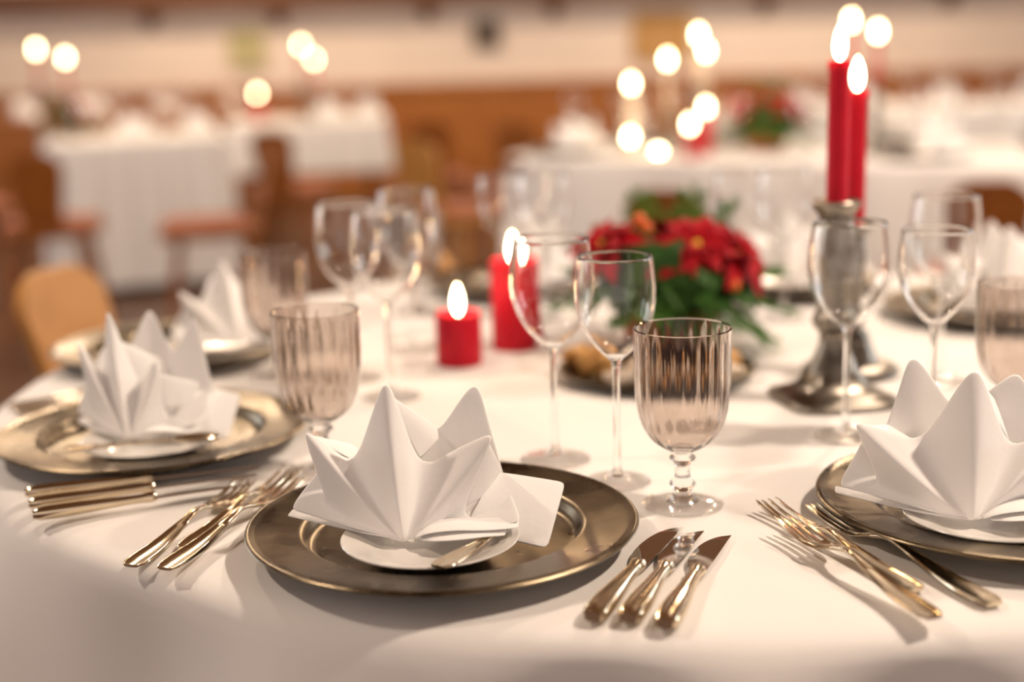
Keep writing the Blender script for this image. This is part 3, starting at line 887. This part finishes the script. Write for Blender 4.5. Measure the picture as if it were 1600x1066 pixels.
# ================================================================== CHAIRS
def chair_meshes(w):
    seat = loft('seat', [[(x * k, y * k, z) for x, y in ((-.20, -.19), (-.12, -.215), (.12, -.215), (.20, -.19), (.21, 0), (.18, .19), (0, .20), (-.18, .19), (-.21, 0))] for k, z in ((.96, .435), (1, .442), (1, .460), (.97, .466))], w)
    secs = []
    for i in range(17):
        t = (i / 16) ** .8; z = .455 + .335 * t
        hw = .075 + .040 * t if t < .80 else .107 * sqrt(max(.05, 1 - .80 * ((t - .80) / .20) ** 2))
        y = .175 + .09 * t
        secs.append([(-hw, y, z), (hw, y, z), (hw, y + .022, z), (-hw, y + .022, z)])
    back = loft('backrest', secs, w)
    legs = []
    for sx in (-1, 1):
        for sy in (-1, 1):
            secs = []
            for t in (0, .3, .7, 1):
                c = Vector((sx * (.13 + .06 * t), sy * (.13 + .06 * t), .437 * (1 - t))); r = .019 - .006 * abs(t - .3)
                secs.append([c + Vector((r * cos(2 * pi * k / 8), r * sin(2 * pi * k / 8), 0)) for k in range(8)])
            legs.append(loft('leg', secs, w))
    cush = loft('cushion', [[(x * k, y * k - .01, z) for x, y in ((-.19, -.18), (0, -.195), (.19, -.18), (.195, 0), (.17, .16), (0, .165), (-.17, .16), (-.195, 0))] for k, z in ((.92, .4662), (1, .478), (.99, .492), (.88, .500))], M_CUSH)
    return seat, back, legs, cush
CH_L = chair_meshes(M_WOOD_L); CH_D = chair_meshes(M_WOOD_D)
def chair(kind, label, x, y, rz, cushion=True, group=None):
    s, b, l, c = kind
    t = thing('wooden_chair', label, 'chair', (x, y, 0), (0, 0, rz), group)
    obj('seat', s, t); obj('backrest', b, t)
    for q in l: obj('leg', q, t)
    if cushion: obj('cushion', c, t)
    return t
chair(CH_L, 'honey-coloured wooden chair left of the round table, behind the left napkin', -.545, 2.27, radians(68))
chair(CH_L, 'honey-coloured wooden chair across the table, behind the short red candle', .086, 2.71, radians(115))
chair(CH_D, 'brown wooden chair in front of the long rear table, behind the flowers', .505, 3.69, radians(155))
chair(CH_D, 'brown wooden chair in front of the long rear table at far right', 1.277, 3.69, radians(165))

# ================================================================== REAR TABLES
def rect_table(lab_t, lab_c, cx, cy_, w, d, rz, drop, tone=M_CLOTH):
    def loc(x, y): return (cx + x * cos(rz) - y * sin(rz), cy_ + x * sin(rz) + y * cos(rz))
    t = thing('banquet_table', lab_t, 'table', (cx, cy_, 0), (0, 0, rz))
    tz = .735 if lab_c else .7415
    obj('table_top', boxes('table_top', [(0, 0, tz, w - .02, d - .02, .036)], M_WOOD_D, bevel=.004), t)
    lg = boxes('leg', [(0, 0, .3575, .06, .06, .715)], M_WOOD_D, bevel=.004)
    for sx in (-1, 1):
        for sy in (-1, 1):
            obj('leg', lg, t, (sx * (w / 2 - .1), sy * (d / 2 - .1), 0))
    if not lab_c: return loc
    # cloth with rounded corners and hanging folds
    N = 240; vs, fs = [(0, 0, TABLE_Z)], []
    def outline(u, off):
        a = 2 * pi * u; p = 14.0
        den = (abs(cos(a)) ** p + abs(sin(a)) ** p) ** (1 / p)
        return Vector(((w / 2 + off) * cos(a) / den, (d / 2 + off) * sin(a) / den, 0))
    rows = [(-.02, 0, 0), (0.0, .002, 0), (.006, .008, .0), (.009, .03, .15), (.012, .12, .5), (.018, .3, .9), (.025, drop * .8, 1.1), (.03, drop, 1.2)]
    for off, dz, am in rows:
        for k in range(N):
            u = k / N
            f = .014 * am * (sin(u * 2 * pi * 22) + .6 * sin(u * 2 * pi * 37 + 1))
            v = outline(u, off + f); vs.append((v.x, v.y, TABLE_Z - dz))
    for k in range(N): fs.append((0, 1 + k, 1 + (k + 1) % N))
    for i in range(len(rows) - 1):
        for k in range(N):
            k2 = (k + 1) % N
            fs.append((1 + i * N + k, 1 + (i + 1) * N + k, 1 + (i + 1) * N + k2, 1 + i * N + k2))
    c = obj('tablecloth', new_mesh('tablecloth', vs, fs, tone), None, (cx, cy_, 0), (0, 0, rz))
    tag(c, lab_c, 'tablecloth')
    return loc

# long table at right rear: front edge from (-0.04,5.07) to (1.57,4.16) and on
RZ = math.atan2(-.91, 1.61)
ux, uy = cos(RZ), sin(RZ); nx_, ny_ = -uy, ux
LW, LD = 3.2, 1.0
lcx = -.04 + ux * LW / 2 + nx_ * LD / 2; lcy = 5.07 + uy * LW / 2 + ny_ * LD / 2
long_loc = rect_table('long banquet table under white cloth at the right rear', 'white cloth on the long table at the right rear', lcx, lcy, LW, LD, RZ, .70)
def on_long(s, d):      # s along the front edge from its left end, d behind the front edge
    return long_loc(s - LW / 2, d - LD / 2)
left_loc = rect_table('small banquet table under white cloth at the left rear', 'white cloth hanging to the floor on the left rear table', -1.935, 7.18, .85, .85, radians(22), .71)
mid_loc = rect_table('banquet table under white cloth far back, left of centre', 'white cloth on the table far back, left of centre', -1.22, 8.55, .95, .8, radians(5), .28)
far_loc = rect_table('banquet table under white cloth far back at the right', 'white cloth on the table far back at the right', 2.6, 8.2, 2.4, .9, radians(-8), .6)

GG = 'blurred glasses on the long rear table'
for s, d in ((.10, .45), (.28, .50), (.40, .42), (.46, .62), (.82, .66), (1.0, .70), (1.14, .62), (1.40, .50), (1.54, .45), (1.66, .56), (1.80, .44), (1.95, .52), (2.2, .45), (2.3, .62), (.88, .12), (1.12, .10)):
    x, y = on_long(s, d); glass('large', 'blurred wine glass on the long right rear table', x, y, group=GG)
for i, (s, d, a) in enumerate(((.20, .20, 0), (1.50, .20, -.3), (2.05, .20, .2), (.25, .80, 2.5), (.63, .84, 2.8), (1.30, .82, 3.0), (1.85, .80, 2.6))):
    x, y = on_long(s, d)
    charger(x, y, 'blurred charger plate on the long right rear table', a, 'charger plates on the long rear table')
    napkin_obj([ME_NAPA, ME_NAPB, ME_NAPC][i % 3], 'blurred napkin on the long right rear table', (x, y - .03, .7752), a + RZ, 1.15, 'napkins on the long rear table')
    dessert(x, y, 'blurred small white plate on the long right rear table', 'small plates on the long rear table')
SG = 'candlesticks on the long rear table'
def rear_taper(x, y, top, lab, slab, ch=.17, sg=None, wax=None):
    hs = top - ch - TABLE_Z
    candlestick(slab, x, y, max(hs, .06) / .942 if hs > .06 else .08, False, group=sg)
    return taper(lab, x, y, TABLE_Z + .2068 * (max(hs, .06) / .942 if hs > .06 else .08) / .22 + .0005, top - TABLE_Z - .2068 * (max(hs, .06) / .942 if hs > .06 else .08) / .22, .009, .045, .0110, .35, wax=wax)
for x, y, top, pos in ((.584, 5.00, 1.075, 'leftmost of the three high flames'), (.705, 5.07, 1.158, 'highest of the three behind the flowers'), (.76, 5.26, 1.10, 'lower one beside the highest'),
                       (1.20, 4.84, 1.190, 'left of the pair behind the foreground'), (1.262, 4.72, 1.150, 'right of the pair behind the foreground')):
    iv = x < 1
    rear_taper(x, y, top, ('blurred ivory' if iv else 'blurred red') + ' taper candle on the long rear table, ' + pos, 'blurred pewter candlestick on the long rear table', sg=SG, wax=M_IVORY if iv else None)
for x, y, h, pos in ((.455, 5.02, .235, 'tall one at left'), (.630, 4.74, .10, 'low one in front'), (.70, 4.85, .15, 'behind the low one')):
    iv = h > .2
    pillar(('blurred ivory' if iv else 'blurred red') + ' pillar candle on the long rear table, ' + pos, x, y, .022, h, .045, .0115, wax=M_IVORY if iv else None)
pillar('blurred ivory pillar candle added for a bright reflection on the long rear table, low one at the front', .44, 4.90, .022, .055, .040, .0125, wax=M_IVORY)  # added candle, its flame stands in for a reflection on the tableware
pillar('blurred ivory tealight standing in for a plate reflection at the front edge of the long rear table', .535, 4.86, .020, .014, .022, .0150, wax=M_IVORY)  # added flame makes the bright spot of a reflecting plate
# poinsettia on the long table
px_, py_ = .94, 4.97
ar2 = dup(ar, (px_, py_ + .02, TABLE_Z + .0005), (0, 0, .1), 'blurred red poinsettia pot on the long rear table', scale=1.25)

# left rear table
for x, y in ((-.14, .04), (-.02, .25), (.12, -.02), (.28, .05), (.2, .28), (-.3, -.2)):
    p = left_loc(x, y); glass('large', 'blurred clear wine glass on the left rear table', *p, group='glasses on the left rear table')
for i, (x, y) in enumerate(((-.05, -.25), (.27, -.22))):
    p = left_loc(x + .02, y); napkin_obj(ME_NAPB if i else ME_NAPA, 'blurred standing white napkin on the left rear table, ' + ('right' if i else 'left') + ' one', (*p, TABLE_Z + .0115), .4, 1.1)
for x, y, top, pos in ((-2.33, 6.98, 1.19, 'left one of a pair'), (-2.21, 7.05, 1.145, 'right one of a pair')):
    rear_taper(x, y, top, 'blurred red taper candle on the left rear table, ' + pos, 'blurred pewter candlestick on the left rear table', sg='candlesticks on the left rear table')
# table far back, left of centre
for x, y in ((-.36, .3), (-.2, .12), (-.1, .3), (.1, .22), (.2, .05), (.3, .3), (.4, .12)):
    p = mid_loc(x, y); glass('large', 'blurred wine glass on the far table left of centre', *p, group='glasses far back, left of centre')
for i, (x, y) in enumerate(((.12, -.22), (.37, -.22))):
    p = mid_loc(x, y); napkin_obj([ME_NAPA, ME_NAPB][i], 'blurred standing white napkin on the table far back, ' + ('left', 'right')[i], (*p, TABLE_Z + .0115), .3 * i, 1.1)
for x, y, top, pos in ((-1.21, 8.35, 1.185, 'left and highest'), (-1.17, 8.60, 1.10, 'right and a little lower')):
    rear_taper(x, y, top, 'blurred red taper candle on the table far back, ' + pos, 'blurred pewter candlestick on the table far back', sg='candlesticks far back')
pillar('blurred red pillar candle at the left end of the table far back', -1.50, 8.42, .03, .15, .045, .0125)
# far right table
for i in range(9):
    p = far_loc(-1.0 + .25 * i, .1 * (-1) ** i); glass('large', 'blurred wine glass on the far right table', *p, group='glasses far back at the right')
for i in range(5):
    p = far_loc(-.9 + .45 * i, -.25); napkin_obj([ME_NAPA, ME_NAPB, ME_NAPC][i % 3], 'blurred napkin on the far right table', (*p, TABLE_Z + .0115), .3 * i, 1.2, 'napkins far back at the right')

wl_loc = rect_table('bare brown wooden table by the back wall at the left', None, -2.9, 9.9, 2.6, .8, radians(3), .5)
for i in range(5):
    p = wl_loc(-1.0 + .5 * i, -.15); napkin_obj([ME_NAPA, ME_NAPB, ME_NAPC][i % 3], 'blurred napkin on the table by the back wall at left', (*p, TABLE_Z + .0115), .3 * i, 1.2, 'napkins by the back wall')
for i in range(9):
    p = wl_loc(-1.1 + .27 * i, .12 * (-1) ** i + .05); glass('large', 'blurred glass on the table by the back wall at left', *p, group='glasses by the back wall')
# chairs around the rear tables
for x, y, a, k, lab in ((-1.93, 5.75, 190, CH_D, 'brown wooden chair in front of the left rear table, near the picture edge'), (-2.62, 6.60, 120, CH_D, 'brown wooden chair left of the left rear table, cut off by the picture edge'),
                     (-1.22, 5.60, -78, CH_D, 'brown wooden chair with rust cushion right of the left rear table, seen from the side'), (-1.12, 7.05, 172, CH_D, 'brown wooden chair right of the left rear table, its back towards us'),
                     (-.42, 7.45, 185, CH_D, 'brown wooden chair in front of the table far back, left of centre'), (.25, 7.95, 215, CH_D, 'brown wooden chair at the right front of the table far back'),
                     (-.245, 5.89, 150, CH_L, 'honey-coloured wooden chair left of the long rear table'), (.0, 7.0, 190, CH_D, 'brown wooden chair behind the honey-coloured one, left of the long rear table')):
    chair(k, lab, x, y, radians(a))

dup(ar, (*left_loc(-.28, .24), TABLE_Z + .0005), (0, 0, 2.2), 'blurred potted poinsettia on the left rear table')

# labels of look-alikes: count them from the left of the picture
ORD = ['first', 'second', 'third', 'fourth', 'fifth', 'sixth', 'seventh', 'eighth', 'ninth', 'tenth', 'eleventh', 'twelfth', 'thirteenth', 'fourteenth', 'fifteenth', 'sixteenth']
same = {}
for o in COL.objects:
    if o.parent is None and 'group' in o.keys():
        same.setdefault(o['label'], []).append(o)
for lab, os_ in same.items():
    if len(os_) > 1:
        os_.sort(key=lambda o: o.location.x / o.location.y)
        for i, o in enumerate(os_):
            o['label'] = lab + ', ' + ORD[i] + ' from the left'
